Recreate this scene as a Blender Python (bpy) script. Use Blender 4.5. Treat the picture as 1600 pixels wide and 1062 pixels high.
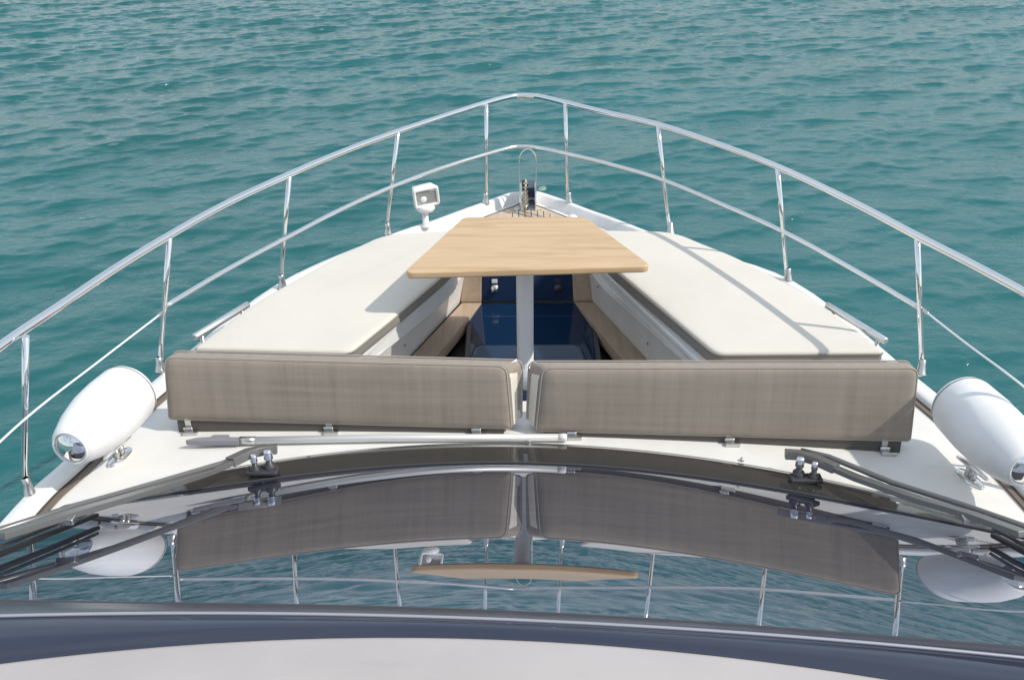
import bpy, bmesh, math, random
import numpy as np
from mathutils import Vector, Matrix
random.seed(4)
S = bpy.context.scene
for o in list(bpy.data.objects): bpy.data.objects.remove(o)
COL = S.collection

# ------------------------------------------------------------ camera
cd = bpy.data.cameras.new('camera'); cam = bpy.data.objects.new('camera', cd); COL.objects.link(cam)
cd.sensor_fit = 'HORIZONTAL'; cd.sensor_width = 36.0; cd.lens = 1555.0/1600*36
cd.clip_start = .05; cd.clip_end = 20000
Fv = Vector((-0.01220715, 0.8909229, -0.4539905)); Rv = Vector((0.99989885, 0.00756227, -0.01204544)); Uv = Vector((0.00729835, 0.45409162, 0.8909251))
m = Matrix.Identity(4)
for i in range(3): m[i][0], m[i][1], m[i][2], m[i][3] = Rv[i], Uv[i], -Fv[i], (-.0376, 0, 2.2)[i]
cam.matrix_world = m
S.camera = cam
# ------------------------------------------------------------ sky, sun, exposure
TOSUN = Vector((.235, -.075, .245)).normalized()
EL = math.asin(TOSUN.z); AZ = math.atan2(TOSUN.x, TOSUN.y)
W = bpy.data.worlds.new('World'); S.world = W; W.use_nodes = True
nt = W.node_tree; nt.nodes.clear()
sk = nt.nodes.new('ShaderNodeTexSky'); sk.sky_type = 'NISHITA'; sk.sun_disc = False
sk.sun_elevation = EL; sk.sun_rotation = AZ; sk.air_density = 1.25; sk.dust_density = 1.0; sk.ozone_density = 1.0
bg = nt.nodes.new('ShaderNodeBackground'); bg.inputs['Strength'].default_value = .15
wo = nt.nodes.new('ShaderNodeOutputWorld')
tcw = nt.nodes.new('ShaderNodeTexCoord'); mpw = nt.nodes.new('ShaderNodeMapping'); mpw.inputs['Scale'].default_value = (1.6, 1.6, 4.5)
cl = nt.nodes.new('ShaderNodeTexNoise'); cl.inputs['Scale'].default_value = 1.7; cl.inputs['Detail'].default_value = 6; cl.inputs['Distortion'].default_value = .6
cr = nt.nodes.new('ShaderNodeValToRGB'); cr.color_ramp.elements[0].position = .36; cr.color_ramp.elements[0].color = (.36,)*3+(1,); cr.color_ramp.elements[1].position = .68; cr.color_ramp.elements[1].color = (.85,)*3+(1,)
cm = nt.nodes.new('ShaderNodeMix'); cm.data_type = 'RGBA'; cm.inputs[7].default_value = (5.6, 6.15, 6.6, 1)   # thin high cloud veil
nt.links.new(tcw.outputs['Generated'], mpw.inputs[0]); nt.links.new(mpw.outputs[0], cl.inputs['Vector']); nt.links.new(cl.outputs[0], cr.inputs[0]); nt.links.new(cr.outputs[0], cm.inputs[0])
nt.links.new(sk.outputs[0], cm.inputs[6]); nt.links.new(cm.outputs[2], bg.inputs[0]); nt.links.new(bg.outputs[0], wo.inputs[0])
ld = bpy.data.lights.new('sun', 'SUN'); sun = bpy.data.objects.new('sun', ld); COL.objects.link(sun)
ld.energy = 3.1; ld.angle = math.radians(.7); ld.color = (1, .945, .85)
sun.rotation_euler = TOSUN.to_track_quat('Z', 'Y').to_euler(); sun.location = (6, -3, 9)
S.view_settings.view_transform = 'Standard'; S.view_settings.look = 'None'
S.view_settings.exposure = 0.08; S.view_settings.gamma = 1; S.view_settings.use_curve_mapping = False
S.cycles.max_bounces = 8; S.cycles.glossy_bounces = 5

# ------------------------------------------------------------ materials
def mat(name, col=(.8, .8, .8), rough=.5, metal=0, spec=.5, ior=None, coat=0, sheen=0):
    M = bpy.data.materials.new(name); M.use_nodes = True
    b = M.node_tree.nodes['Principled BSDF']
    b.inputs['Base Color'].default_value = (*col, 1); b.inputs['Roughness'].default_value = rough
    b.inputs['Metallic'].default_value = metal; b.inputs['Specular IOR Level'].default_value = spec
    if ior: b.inputs['IOR'].default_value = ior
    b.inputs['Coat Weight'].default_value = coat; b.inputs['Sheen Weight'].default_value = sheen
    return M
def N(M, t, **kw):
    n = M.node_tree.nodes.new(t)
    for k, v in kw.items():
        if k in n.inputs: n.inputs[k].default_value = v
        else: setattr(n, k, v)
    return n
def L(M, a, b): M.node_tree.links.new(a, b)
def coords(M, scale=(1, 1, 1), kind='Object', rot=(0, 0, 0)):
    t = N(M, 'ShaderNodeTexCoord'); p = N(M, 'ShaderNodeMapping')
    p.inputs['Scale'].default_value = scale; p.inputs['Rotation'].default_value = rot
    L(M, t.outputs[kind], p.inputs[0]); return p.outputs[0]
def noise(M, vec, sc, det=4, rough=.55, dist=0):
    n = N(M, 'ShaderNodeTexNoise', Scale=sc, Detail=det, Roughness=rough, Distortion=dist); L(M, vec, n.inputs['Vector']); return n.outputs[0]
def ramp(M, fac, stops):
    r = N(M, 'ShaderNodeValToRGB'); L(M, fac, r.inputs[0]); e = r.color_ramp.elements
    while len(e) < len(stops): e.new(.5)
    for q, (p, c) in zip(e, stops): q.position = p; q.color = (*c, 1)
    return r.outputs[0]
def mixc(M, fac, a, b, mode='MIX'):
    n = N(M, 'ShaderNodeMix', data_type='RGBA', blend_type=mode)
    for s, v in ((0, fac), (6, a), (7, b)):
        if hasattr(v, 'links'): L(M, v, n.inputs[s])
        elif s == 0: n.inputs[0].default_value = v
        else: n.inputs[s].default_value = (*v, 1)
    return n.outputs[2]
def bump(M, h, strength=.2, dist=.002):
    b = N(M, 'ShaderNodeBump', Strength=strength, Distance=dist); L(M, h, b.inputs['Height'])
    L(M, b.outputs[0], M.node_tree.nodes['Principled BSDF'].inputs['Normal']); return b
def base(M, c): L(M, c, M.node_tree.nodes['Principled BSDF'].inputs['Base Color'])
def rgh(M, c): L(M, c, M.node_tree.nodes['Principled BSDF'].inputs['Roughness'])

def gel(name, col, rough=.3, tex=0):
    M = mat(name, col, rough); v = coords(M)
    a = noise(M, v, 3.1, 5); d = tuple(x*.90 for x in col)
    c = ramp(M, a, [(.3, d), (.62, col)])
    st = noise(M, coords(M, (1.3, 6, 2)), 4, 6)
    c = mixc(M, ramp(M, st, [(.60, (0, 0, 0)), (.85, (.35,)*3)]), c, tuple(x*.72 for x in col)); base(M, c)
    rgh(M, ramp(M, noise(M, v, 9, 4), [(.3, (rough*.8,)*3), (.7, (rough*1.3,)*3)]))
    if tex: bump(M, noise(M, v, tex, 2), .25, .001)
    return M
M_gel = gel('white_gelcoat', (.84, .83, .81), .22)
M_deck = gel('white_nonslip_deck', (.78, .76, .725), .5, 420)
M_roof = gel('shade_toned_roof', (.475, .435, .425), .30)  # white roof, with its shade mixed into a greyer base colour
M_capw = gel('white_bulwark_paint', (.80, .79, .78), .25)

def wood(name, c0, c1, c2, scale, rough=.45, along=0):
    M = mat(name, c1, rough)
    sc = [9, 9, 9]; sc[along] = .8
    v = coords(M, tuple(s*scale for s in sc))
    a = noise(M, v, 2.2, 8, .62, .35); b = noise(M, coords(M, tuple(s*scale*5 for s in sc)), 3, 3)
    c = ramp(M, a, [(.25, c0), (.5, c1), (.75, c2)])
    c = mixc(M, ramp(M, b, [(.35, (0, 0, 0)), (.75, (.35,)*3)]), c, c0)
    g = noise(M, coords(M, (1.6, 3.4, 3)), 1.7, 3)
    c = mixc(M, ramp(M, g, [(.6, (0, 0, 0)), (.78, (.5,)*3)]), c, tuple(x*.72 for x in c0)); base(M, c)
    bump(M, b, .12, .001); return M
M_table = wood('pale_oiled_teak', (.455, .295, .155), (.60, .415, .24), (.66, .475, .29), 1.0, .42)
M_teak = wood('weathered_teak', (.43, .33, .24), (.56, .44, .33), (.62, .50, .39), 1.6, .6, 1)
M_board = wood('footwell_teak', (.36, .27, .195), (.46, .355, .265), (.52, .41, .315), 1.6, .5, 1)
M_brown = mat('brown_drain_rubber', (.16, .125, .10), .6)
M_caulk = mat('black_caulk', (.035, .033, .032), .6)

def fabric(name, c, var=.12, weave=900, plaid=False, rough=.85):
    M = mat(name, c, rough, spec=.25, sheen=.15)
    lo = tuple(x*(1-var) for x in c); hi = tuple(min(1, x*(1+var*.7)) for x in c)
    if plaid:
        a = noise(M, coords(M, (15, 1, .6)), 1.4, 6, .68); b = noise(M, coords(M, (.5, 1, 18)), 1.4, 5, .7)
        s = N(M, 'ShaderNodeMath', operation='ADD'); L(M, a, s.inputs[0]); L(M, b, s.inputs[1])
        h = N(M, 'ShaderNodeMath', operation='MULTIPLY'); L(M, s.outputs[0], h.inputs[0]); h.inputs[1].default_value = .5
        cc = ramp(M, h.outputs[0], [(.36, lo), (.5, c), (.64, hi)])
        st = noise(M, coords(M, (1, 1, 1.6)), 2.3, 3); cc = mixc(M, ramp(M, st, [(.58, (0,)*3), (.8, (.55,)*3)]), cc, tuple(x*.72 for x in c))
    else:
        a = noise(M, coords(M), 2.2, 5); cc = ramp(M, a, [(.3, lo), (.65, hi)])
    base(M, cc)
    w = noise(M, coords(M, (1, 1, 1)), weave, 2); wr = noise(M, coords(M), 5, 3)
    ad = N(M, 'ShaderNodeMath', operation='MULTIPLY_ADD'); L(M, wr, ad.inputs[0]); ad.inputs[1].default_value = 5.; L(M, w, ad.inputs[2])
    bump(M, ad.outputs[0], .35, .0014); return M
M_cream = fabric('cream_vinyl', (.672, .630, .560), .05, 500, rough=.6)
M_taupe = fabric('taupe_woven_fabric', (.30, .254, .210), .20, 700, True)
M_band = fabric('grey_side_fabric', (.25, .225, .20), .1, 700)
M_shade = mat('painted_under_shade', (.085, .077, .07), .7)  # dark colour standing in for the shade below the backrests
M_pipe = fabric('taupe_piping', (.37, .325, .28), .08, 700)

def metal(name, col, rough, var=.05):
    M = mat(name, col, rough, 1.0)
    rgh(M, ramp(M, noise(M, coords(M), 14, 4), [(.3, (rough,)*3), (.75, (rough+var,)*3)])); return M
M_chrome = metal('polished_stainless', (.83, .82, .82), .05)
M_steel = metal('brushed_stainless', (.60, .59, .57), .24, .1)
M_wip = mat('grey_wiper_paint', (.19, .186, .18), .34, .45)
M_alu = metal('satin_aluminium', (.80, .80, .79), .33)
M_pole = mat('satin_silver_pole', (.70, .70, .69), .42, .35)
M_leg = mat('silver_anodised_leg', (.80, .80, .795), .34, .1)
M_black = mat('black_rubber', (.018, .018, .02), .42)
M_dark = mat('dark_plastic', (.05, .05, .055), .35)
M_greyp = mat('grey_plastic', (.235, .235, .26), .45)
M_whitep = gel('white_plastic', (.82, .82, .81), .3)
M_fend = gel('white_fender_vinyl', (.84, .835, .83), .42)
M_gold = metal('galvanised_chain', (.72, .62, .46), .35)
M_clear = mat('clear_lens', (.62, .63, .64), .08, .7)
M_wire = mat('white_coated_wire', (.80, .80, .80), .4)

def glass(name, col, refl, rough, tint=(1, 1, 1)):
    # coated dark safety glass: dark body under a mirror-like coating, stronger at grazing angles
    M = bpy.data.materials.new(name); M.use_nodes = True; t = M.node_tree; t.nodes.clear()
    out = N(M, 'ShaderNodeOutputMaterial'); d = N(M, 'ShaderNodeBsdfDiffuse'); d.inputs[0].default_value = (*col, 1)
    g = N(M, 'ShaderNodeBsdfGlossy', Roughness=rough); g.inputs[0].default_value = (*tint, 1)
    lw = N(M, 'ShaderNodeFresnel', IOR=refl); mx = N(M, 'ShaderNodeMixShader')
    v = coords(M); sm = ramp(M, noise(M, v, 2.4, 6, .65), [(.45, (rough,)*3), (.8, (rough+.035,)*3)]); L(M, sm, g.inputs['Roughness'])
    st = ramp(M, noise(M, coords(M, (2.2, 9, 2)), 1.6, 6, .6), [(.35, (1, 1, 1)), (.8, (.84,)*3)]); vo = N(M, 'ShaderNodeTexVoronoi', Scale=34.); L(M, v, vo.inputs['Vector'])
    sp = ramp(M, vo.outputs['Distance'], [(.05, (.72,)*3), (.085, (1, 1, 1))]); f1 = N(M, 'ShaderNodeMath', operation='MULTIPLY'); L(M, st, f1.inputs[0]); L(M, sp, f1.inputs[1])
    f2 = N(M, 'ShaderNodeMath', operation='MULTIPLY'); L(M, f1.outputs[0], f2.inputs[0]); L(M, lw.outputs[0], f2.inputs[1])
    L(M, f2.outputs[0], mx.inputs[0]); L(M, d.outputs[0], mx.inputs[1]); L(M, g.outputs[0], mx.inputs[2]); L(M, mx.outputs[0], out.inputs[0])
    return M
M_wind = glass('coated_windscreen_glass', (.022, .024, .036), 9.0, .004, (.87, .89, .97))
M_bandg = glass('black_ceramic_border', (.032, .031, .030), 1.75, .09)
M_visor = glass('smoked_acrylic', (.034, .039, .060), 1.62, .05, (.62, .66, .76))
M_navy = glass('navy_skylight_glass', (.007, .026, .066), 1.5, .02)
M_navyd = glass('navy_door_panel', (.016, .036, .095), 1.5, .12)

def sea_mat(name, far):
    M = bpy.data.materials.new(name); M.use_nodes = True; t = M.node_tree; t.nodes.clear()
    out = N(M, 'ShaderNodeOutputMaterial'); d = N(M, 'ShaderNodeBsdfDiffuse'); g = N(M, 'ShaderNodeBsdfGlossy', Roughness=.05)
    fr = N(M, 'ShaderNodeFresnel', IOR=1.5); mx = N(M, 'ShaderNodeMixShader')
    v = coords(M, kind='Object')
    big = noise(M, v, .05, 3)
    c = ramp(M, big, [(.35, (.013, .112, .115)), (.65, (.015, .138, .150))]); L(M, c, d.inputs[0])
    d.inputs['Normal'].default_value = (0, 0, 1)
    up = N(M, 'ShaderNodeCombineXYZ', Z=1.0)
    geo = N(M, 'ShaderNodeNewGeometry'); vm = N(M, 'ShaderNodeMix', data_type='VECTOR'); vm.inputs[0].default_value = .08
    L(M, up.outputs[0], vm.inputs[4]); L(M, geo.outputs['Normal'], vm.inputs[5]); L(M, vm.outputs[1], d.inputs['Normal'])
    vs = coords(M, (1, 1.7, 1), 'Object', (0, 0, .25))
    h1 = noise(M, vs, 4.5, 4, .6, .4); h2 = noise(M, vs, .36 if far else 22, 8 if far else 5, .62, .5)
    ad = N(M, 'ShaderNodeMath', operation='MULTIPLY_ADD'); L(M, h2, ad.inputs[0]); ad.inputs[1].default_value = 4. if far else .10; L(M, h1, ad.inputs[2])
    b = N(M, 'ShaderNodeBump', Strength=1.0, Distance=.25 if far else .019); L(M, ad.outputs[0], b.inputs['Height'])
    L(M, b.outputs[0], g.inputs['Normal']); L(M, b.outputs[0], fr.inputs['Normal'])
    L(M, fr.outputs[0], mx.inputs[0]); L(M, d.outputs[0], mx.inputs[1]); L(M, g.outputs[0], mx.inputs[2]); L(M, mx.outputs[0], out.inputs[0])
    return M
M_sea = sea_mat('sea_water', False); M_seafar = sea_mat('far_sea_water', True)

# ------------------------------------------------------------ mesh helpers
class MB:
    def __init__(s): s.v = []; s.f = []; s.sm = []
    def add(s, vs, fs, smooth=True):
        o = len(s.v); s.v += [tuple(p) for p in vs]; s.f += [tuple(i+o for i in f) for f in fs]; s.sm += [smooth]*len(fs); return s
    def grid(s, rows, smooth=True, flip=False, close=False):
        n = len(rows[0]); vs = [p for r in rows for p in r]; fs = []
        for i in range(len(rows)-1):
            for j in range(n if close else n-1):
                q = (i*n+j, i*n+(j+1) % n, (i+1)*n+(j+1) % n, (i+1)*n+j); fs.append(q[::-1] if flip else q)
        return s.add(vs, fs, smooth)
    def tube(s, pts, r, n=10, caps=True, smooth=True):
        pts = [Vector(p) for p in pts]; rs = r if isinstance(r, (list, tuple)) else [r]*len(pts)
        rows = []; prev = None
        for i, p in enumerate(pts):
            t = (pts[min(i+1, len(pts)-1)]-pts[max(i-1, 0)]).normalized()
            if prev is None:
                a = Vector((0, 0, 1)) if abs(t.z) < .9 else Vector((1, 0, 0)); prev = t.cross(a).normalized()
            prev = (prev - t*prev.dot(t)).normalized(); b = t.cross(prev)
            rows.append([p+(prev*math.cos(2*math.pi*k/n)+b*math.sin(2*math.pi*k/n))*rs[i] for k in range(n)])
        s.grid(rows, smooth, close=True, flip=True)
        if caps:
            s.add(rows[0], [tuple(range(n))], False); s.add(rows[-1], [tuple(reversed(range(n)))], False)
        return s
    def box(s, c, d, ax=None):
        c = Vector(c); X, Y, Z = ax if ax else (Vector((1, 0, 0)), Vector((0, 1, 0)), Vector((0, 0, 1)))
        vs = [c+X*d[0]/2*i+Y*d[1]/2*j+Z*d[2]/2*k for i in (-1, 1) for j in (-1, 1) for k in (-1, 1)]
        return s.add(vs, [(0, 1, 3, 2), (4, 6, 7, 5), (0, 4, 5, 1), (2, 3, 7, 6), (0, 2, 6, 4), (1, 5, 7, 3)], False)
    def lathe(s, prof, origin=(0, 0, 0), axis=(0, 0, 1), n=28, smooth=True):
        A = Vector(axis).normalized(); a = Vector((0, 0, 1)) if abs(A.z) < .9 else Vector((1, 0, 0)); B = A.cross(a).normalized(); C_ = A.cross(B); O = Vector(origin)
        rows = [[O+A*z+(B*math.cos(2*math.pi*k/n)+C_*math.sin(2*math.pi*k/n))*max(r, 1e-4) for k in range(n)] for r, z in prof]
        return s.grid(rows, smooth, close=True)
    def prism(s, poly, z0, z1, smooth=False):
        n = len(poly); f0 = z0 if callable(z0) else (lambda x, y: z0); f1 = z1 if callable(z1) else (lambda x, y: z1)
        lo = [(x, y, f0(x, y)) for x, y in poly]; hi = [(x, y, f1(x, y)) for x, y in poly]
        s.add(hi, [tuple(range(n))], False); s.add(lo, [tuple(reversed(range(n)))], False)
        return s.grid([lo, hi], smooth, close=True)
    def build(s, name, material, parent=None, bevel=0, seg=2, fix=True, up=False):
        if up:
            fix = False
            for i, f in enumerate(s.f):
                a, b_, c = (Vector(s.v[j]) for j in f[:3]); n = (b_-a).cross(c-a)
                if n.length < 1e-12 and len(f) > 3: n = (c-a).cross(Vector(s.v[f[3]])-a)
                if n.z < 0: s.f[i] = f[::-1]
            s.sm = [False]*len(s.f)
        me = bpy.data.meshes.new(name); me.from_pydata(s.v, [], s.f); me.polygons.foreach_set('use_smooth', s.sm); me.materials.append(material)
        if fix:
            b = bmesh.new(); b.from_mesh(me); bmesh.ops.remove_doubles(b, verts=b.verts, dist=1e-5); bmesh.ops.recalc_face_normals(b, faces=b.faces); b.to_mesh(me); b.free()
        o = bpy.data.objects.new(name, me); COL.objects.link(o)
        if parent is not None:
            o.parent = parent; o.matrix_parent_inverse = world_of(parent).inverted()
        if bevel:
            q = o.modifiers.new('bevel', 'BEVEL'); q.width = bevel; q.segments = seg; q.limit_method = 'ANGLE'; q.angle_limit = math.radians(40); q.harden_normals = False
            for p in me.polygons: p.use_smooth = True
            w = o.modifiers.new('wn', 'WEIGHTED_NORMAL'); w.keep_sharp = False
        return o
def world_of(o):
    mw = Matrix.LocRotScale(o.location, o.rotation_euler, o.scale)
    return world_of(o.parent) @ o.matrix_parent_inverse @ mw if o.parent else mw
def tag(o, label, cat, group=None):
    o['label'] = label; o['category'] = cat
    if group: o['group'] = group
    return o
def thing(name, label, cat, loc, group=None):
    o = bpy.data.objects.new(name, None); o.empty_display_size = .1; o.location = loc; COL.objects.link(o); return tag(o, label, cat, group)
def struct(o): o['kind'] = 'structure'; return o
def spline(pts, n=8):
    P = [Vector(p) for p in pts]; P = [2*P[0]-P[1]]+P+[2*P[-1]-P[-2]]; out = []
    for i in range(1, len(P)-2):
        for k in range(n):
            t = k/n; a, b, c, d = P[i-1:i+3]
            out.append(.5*((2*b)+(c-a)*t+(2*a-5*b+4*c-d)*t*t+(-a+3*b-3*c+d)*t**3))
    return out+[P[-2]]
def roundpoly(pts, r, n=6):
    out = []; m_ = len(pts)
    for i in range(m_):
        p = Vector(pts[i]).to_2d(); a = (Vector(pts[i-1]).to_2d()-p); b = (Vector(pts[(i+1) % m_]).to_2d()-p)
        rr = min((r[i] if isinstance(r, (list, tuple)) else r), a.length*.45, b.length*.45)
        if rr < 1e-4: out.append((p.x, p.y)); continue
        s_ = p+a.normalized()*rr; e = p+b.normalized()*rr
        for k in range(n+1):
            t = k/n; q = s_*(1-t)**2+p*2*t*(1-t)+e*t*t; out.append((q.x, q.y))
    return out
def inset(poly, d):
    n = len(poly); out = []; area = sum(poly[i][0]*poly[(i+1) % n][1]-poly[(i+1) % n][0]*poly[i][1] for i in range(n)); sg = 1 if area > 0 else -1
    for i in range(n):
        p = Vector(poly[i]); a = (p-Vector(poly[i-1])); b = (Vector(poly[(i+1) % n])-p)
        a = a.normalized() if a.length > 1e-7 else b.normalized(); b = b.normalized() if b.length > 1e-7 else a
        na = Vector((-a.y, a.x))*sg; nb = Vector((-b.y, b.x))*sg; k = na+nb; k = k/max(.3, k.dot(na)) if k.length > 1e-6 else na
        q = p+k*d; out.append((q.x, q.y))
    return out
def ring(pts, r, d, n=6):
    q = inset([tuple(p) for p in pts], d) if abs(d) > 1e-9 else pts
    r = r if isinstance(r, (list, tuple)) else [r]*len(pts)
    return roundpoly(q, [max(x-d*.8, .004) for x in r], n)
def lerp(a, b, t): return a+(b-a)*t
def interp(x, xs, ys): return float(np.interp(x, xs, ys))

# ------------------------------------------------------------ sea
def make_sea():
    NN, LL = 1024, 51.2
    rng = np.random.default_rng(11)
    k1 = np.fft.fftfreq(NN, LL/NN)*2*np.pi; kx, ky = np.meshgrid(k1, k1, indexing='xy'); k = np.hypot(kx, ky); k[0, 0] = 1
    def comp(lam, ang, spread, amp, short):
        kp = 2*np.pi/lam; c = (kx*np.cos(ang)+ky*np.sin(ang))/k
        p = k**-4*np.exp(-1.1*(kp/k)**2)*np.exp(-(k*short)**2)*(np.abs(c)**spread+.06); p[0, 0] = 0; return p*amp
    p = comp(.52, math.radians(296), 2, 1.1, .022)+comp(1.3, math.radians(290), 3, .7, .04)+comp(4.0, math.radians(312), 3, .3, .08)
    h = (rng.normal(size=k.shape)+1j*rng.normal(size=k.shape))*np.sqrt(p)
    H = np.fft.ifft2(h).real; sx = np.fft.ifft2(1j*kx*h).real; sy = np.fft.ifft2(1j*ky*h).real
    sc = .132/np.sqrt((sx**2+sy**2).mean()); H *= sc
    Dx = np.fft.ifft2(-1j*kx/k*h).real*sc; Dy = np.fft.ifft2(-1j*ky/k*h).real*sc
    ch = -.3; LEAN = 3.7
    x0, x1, y0, y1, st = -22, 22, -2., 33., 1
    nx = int((x1-x0)/.05); ny = int((y1-y0)/.05); d = LL/NN
    X = x0+np.arange(nx)*d; Y = y0+np.arange(ny)*d
    ix = np.arange(nx) % NN; iy = np.arange(ny) % NN
    GX, GY = np.meshgrid(X, Y)
    hh = H[np.ix_(iy, ix)]; ex = np.minimum.reduce([GX-X[0], X[-1]-GX, GY-Y[0], Y[-1]-GY]); fade = np.clip(ex/1.5, 0, 1)
    V = np.stack([GX+ch*Dx[np.ix_(iy, ix)]*fade, GY+ch*Dy[np.ix_(iy, ix)]*fade, SEA+hh*fade], -1); hf = np.clip(H[np.ix_(iy, ix)], -.2, .2)*fade; V[..., 1] -= LEAN*hf; V[..., 0] += .25*LEAN*hf; gap = .022*np.arange(ny)[:, None]; V[..., 1] = np.maximum.accumulate(V[..., 1]-gap, axis=0)+gap; V = V.reshape(-1, 3)
    idx = np.arange(nx*ny).reshape(ny, nx)
    Fq = np.stack([idx[:-1, :-1], idx[:-1, 1:], idx[1:, 1:], idx[1:, :-1]], -1).reshape(-1, 4)
    me = bpy.data.meshes.new('sea'); nf = len(Fq)
    me.vertices.add(len(V)); me.vertices.foreach_set('co', V.astype(np.float32).ravel())
    me.loops.add(nf*4); me.loops.foreach_set('vertex_index', Fq.astype(np.int32).ravel())
    me.polygons.add(nf); me.polygons.foreach_set('loop_start', np.arange(0, nf*4, 4, dtype=np.int32)); me.polygons.foreach_set('use_smooth', np.ones(nf, bool))
    me.update(calc_edges=True); me.materials.append(M_sea)
    o = bpy.data.objects.new('sea', me); COL.objects.link(o); struct(o)
    # coarser swell further out
    L2 = 256.; k1 = np.fft.fftfreq(NN, L2/NN)*2*np.pi; kx, ky = np.meshgrid(k1, k1, indexing='xy'); k = np.hypot(kx, ky); k[0, 0] = 1
    p = comp(2.2, math.radians(257), 3, 1, .12)+comp(6., math.radians(240), 4, .5, .2)
    h = (rng.normal(size=k.shape)+1j*rng.normal(size=k.shape))*np.sqrt(p); H2 = np.fft.ifft2(h).real
    H2 *= .16/np.sqrt((np.fft.ifft2(1j*kx*h).real**2+np.fft.ifft2(1j*ky*h).real**2).mean())
    X2 = -100+np.arange(800)*.25; Y2 = -12+np.arange(700)*.25; GX, GY = np.meshgrid(X2, Y2); hh = H2[:700, :800]
    ex = np.minimum.reduce([GX-X2[0], X2[-1]-GX, GY-Y2[0], Y2[-1]-GY]); inside = np.minimum.reduce([GX-X[0], X[-1]-GX, GY-Y[0], Y[-1]-GY])
    zz = SEA+hh*np.clip(ex/4, 0, 1)*np.clip(-inside/2.5, 0, 1)-.0*hh-np.clip(inside/.6, 0, 1)*.4
    V = np.stack([GX, GY, zz], -1).reshape(-1, 3); idx = np.arange(V.shape[0]).reshape(700, 800)
    Fq = np.stack([idx[:-1, :-1], idx[:-1, 1:], idx[1:, 1:], idx[1:, :-1]], -1).reshape(-1, 4); cc = V[Fq].mean(1)
    Fq = Fq[~((cc[:, 0] > X[0]+1) & (cc[:, 0] < X[-1]-1) & (cc[:, 1] > Y[0]+1) & (cc[:, 1] < Y[-1]-1))]; nf = len(Fq)
    me = bpy.data.meshes.new('outer_sea'); me.vertices.add(len(V)); me.vertices.foreach_set('co', V.astype(np.float32).ravel())
    me.loops.add(nf*4); me.loops.foreach_set('vertex_index', Fq.astype(np.int32).ravel())
    me.polygons.add(nf); me.polygons.foreach_set('loop_start', np.arange(0, nf*4, 4, dtype=np.int32)); me.polygons.foreach_set('use_smooth', np.ones(nf, bool))
    me.update(calc_edges=True); me.materials.append(M_sea); o = bpy.data.objects.new('outer_sea', me); COL.objects.link(o); struct(o)
    xa, xb, ya, yb = X2[0]+.02, X2[-1]-.02, Y2[0]+.02, Y2[-1]-.02; B = 9000.; b = MB()
    b.add([(-B, -B, SEA), (B, -B, SEA), (B, ya, SEA), (-B, ya, SEA)], [(0, 1, 2, 3)], False)
    b.add([(-B, yb, SEA), (B, yb, SEA), (B, B, SEA), (-B, B, SEA)], [(0, 1, 2, 3)], False)
    b.add([(-B, ya, SEA), (xa, ya, SEA), (xa, yb, SEA), (-B, yb, SEA)], [(0, 1, 2, 3)], False)
    b.add([(xb, ya, SEA), (B, ya, SEA), (B, yb, SEA), (xb, yb, SEA)], [(0, 1, 2, 3)], False)
    struct(b.build('far_sea', M_seafar))
SEA = -1.75
make_sea()

# ------------------------------------------------------------ yacht body
yacht = thing('yacht', 'white motor yacht seen over its windscreen towards the bow, on teal sea', 'yacht', (0, 3, -1.75))
# bulwark outlines (outer edge, inner edge), from aft to bow, port then starboard
outL = [(-2.10, -6, -.05), (-2.09, 0, -.05), (-2.04, 2.0, -.045), (-1.973, 3.008, -.04), (-1.907, 3.338, -.035), (-1.766, 3.94, -.03), (-1.42, 5.02, -.01), (-.93, 5.72, -.01), (-.606, 6.075, -.015), (-.459, 6.256, -.02), (-.316, 6.412, -.02), (-.15, 6.595, -.02), (-.07, 6.627, -.02)]
outR = [(2.08, -6, -.05), (2.07, 0, -.05), (2.02, 2.0, -.045), (1.945, 3.02, -.04), (1.885, 3.45, -.035), (1.764, 3.933, -.03), (1.45, 5.02, -.01), (.93, 5.58, -.01), (.549, 6.069, -.015), (.41, 6.24, -.02), (.247, 6.443, -.02), (.116, 6.588, -.02), (.055, 6.642, -.02)]
def deckz(x, y):
    t = min(1, max(0, (y-3.6)/1.8)); t = t*t*(3-2*t)
    return (-.015-.016*x*x)*(1-t)-.072*t
loop = spline(outL, 6)+spline(outR, 6)[::-1]
def inward(lp, d, i):
    a = lp[max(i-1, 0)]; b = lp[min(i+1, len(lp)-1)]; t = (b-a).to_2d().normalized(); return Vector((t.y, -t.x, 0))*d
def capw(p): return lerp(.085, .045, min(1, max(0, (p.y-4.2)/1.6)))
rows = []
for i, p in enumerate(loop):
    n = inward(loop, 1, i); w = capw(p); dz = deckz(p.x, p.y); bowf = min(1, max(0, (p.y-4.6)/1.2))
    pin = p+n*w; foot = p+n*(w+.012+.022*bowf)
    rows.append([p+Vector((0, 0, -.06)), p+Vector((0, 0, -.008)), p+n*.008, p+n*(w-.008), pin+Vector((0, 0, -.007)), Vector((foot.x, foot.y, dz-.012))])
MB().grid(rows, True).build('bulwark', M_capw, yacht)
# hull sides
rows = []
for i, p in enumerate(loop):
    n = inward(loop, 1, i); f = min(1, max(0, (p.y-2)/4.6))
    rows.append([p+Vector((0, 0, -.055))-n*.004, p+n*.02+Vector((0, 0, -.09)), p+n*(.12+.25*f)+Vector((0, -.25*f, -.7)), p+n*(.30+.55*f)+Vector((0, -.6*f, -1.3)), p+n*(.42+.7*f)+Vector((0, -.9*f, -2.1))])
hull = MB().grid(rows, True)
hull.add([q for r in (rows[0], rows[-1]) for q in r], [(0, 1, 2, 3, 4, 9, 8, 7, 6, 5)], False)
hull.build('hull', M_gel, yacht)
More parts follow.
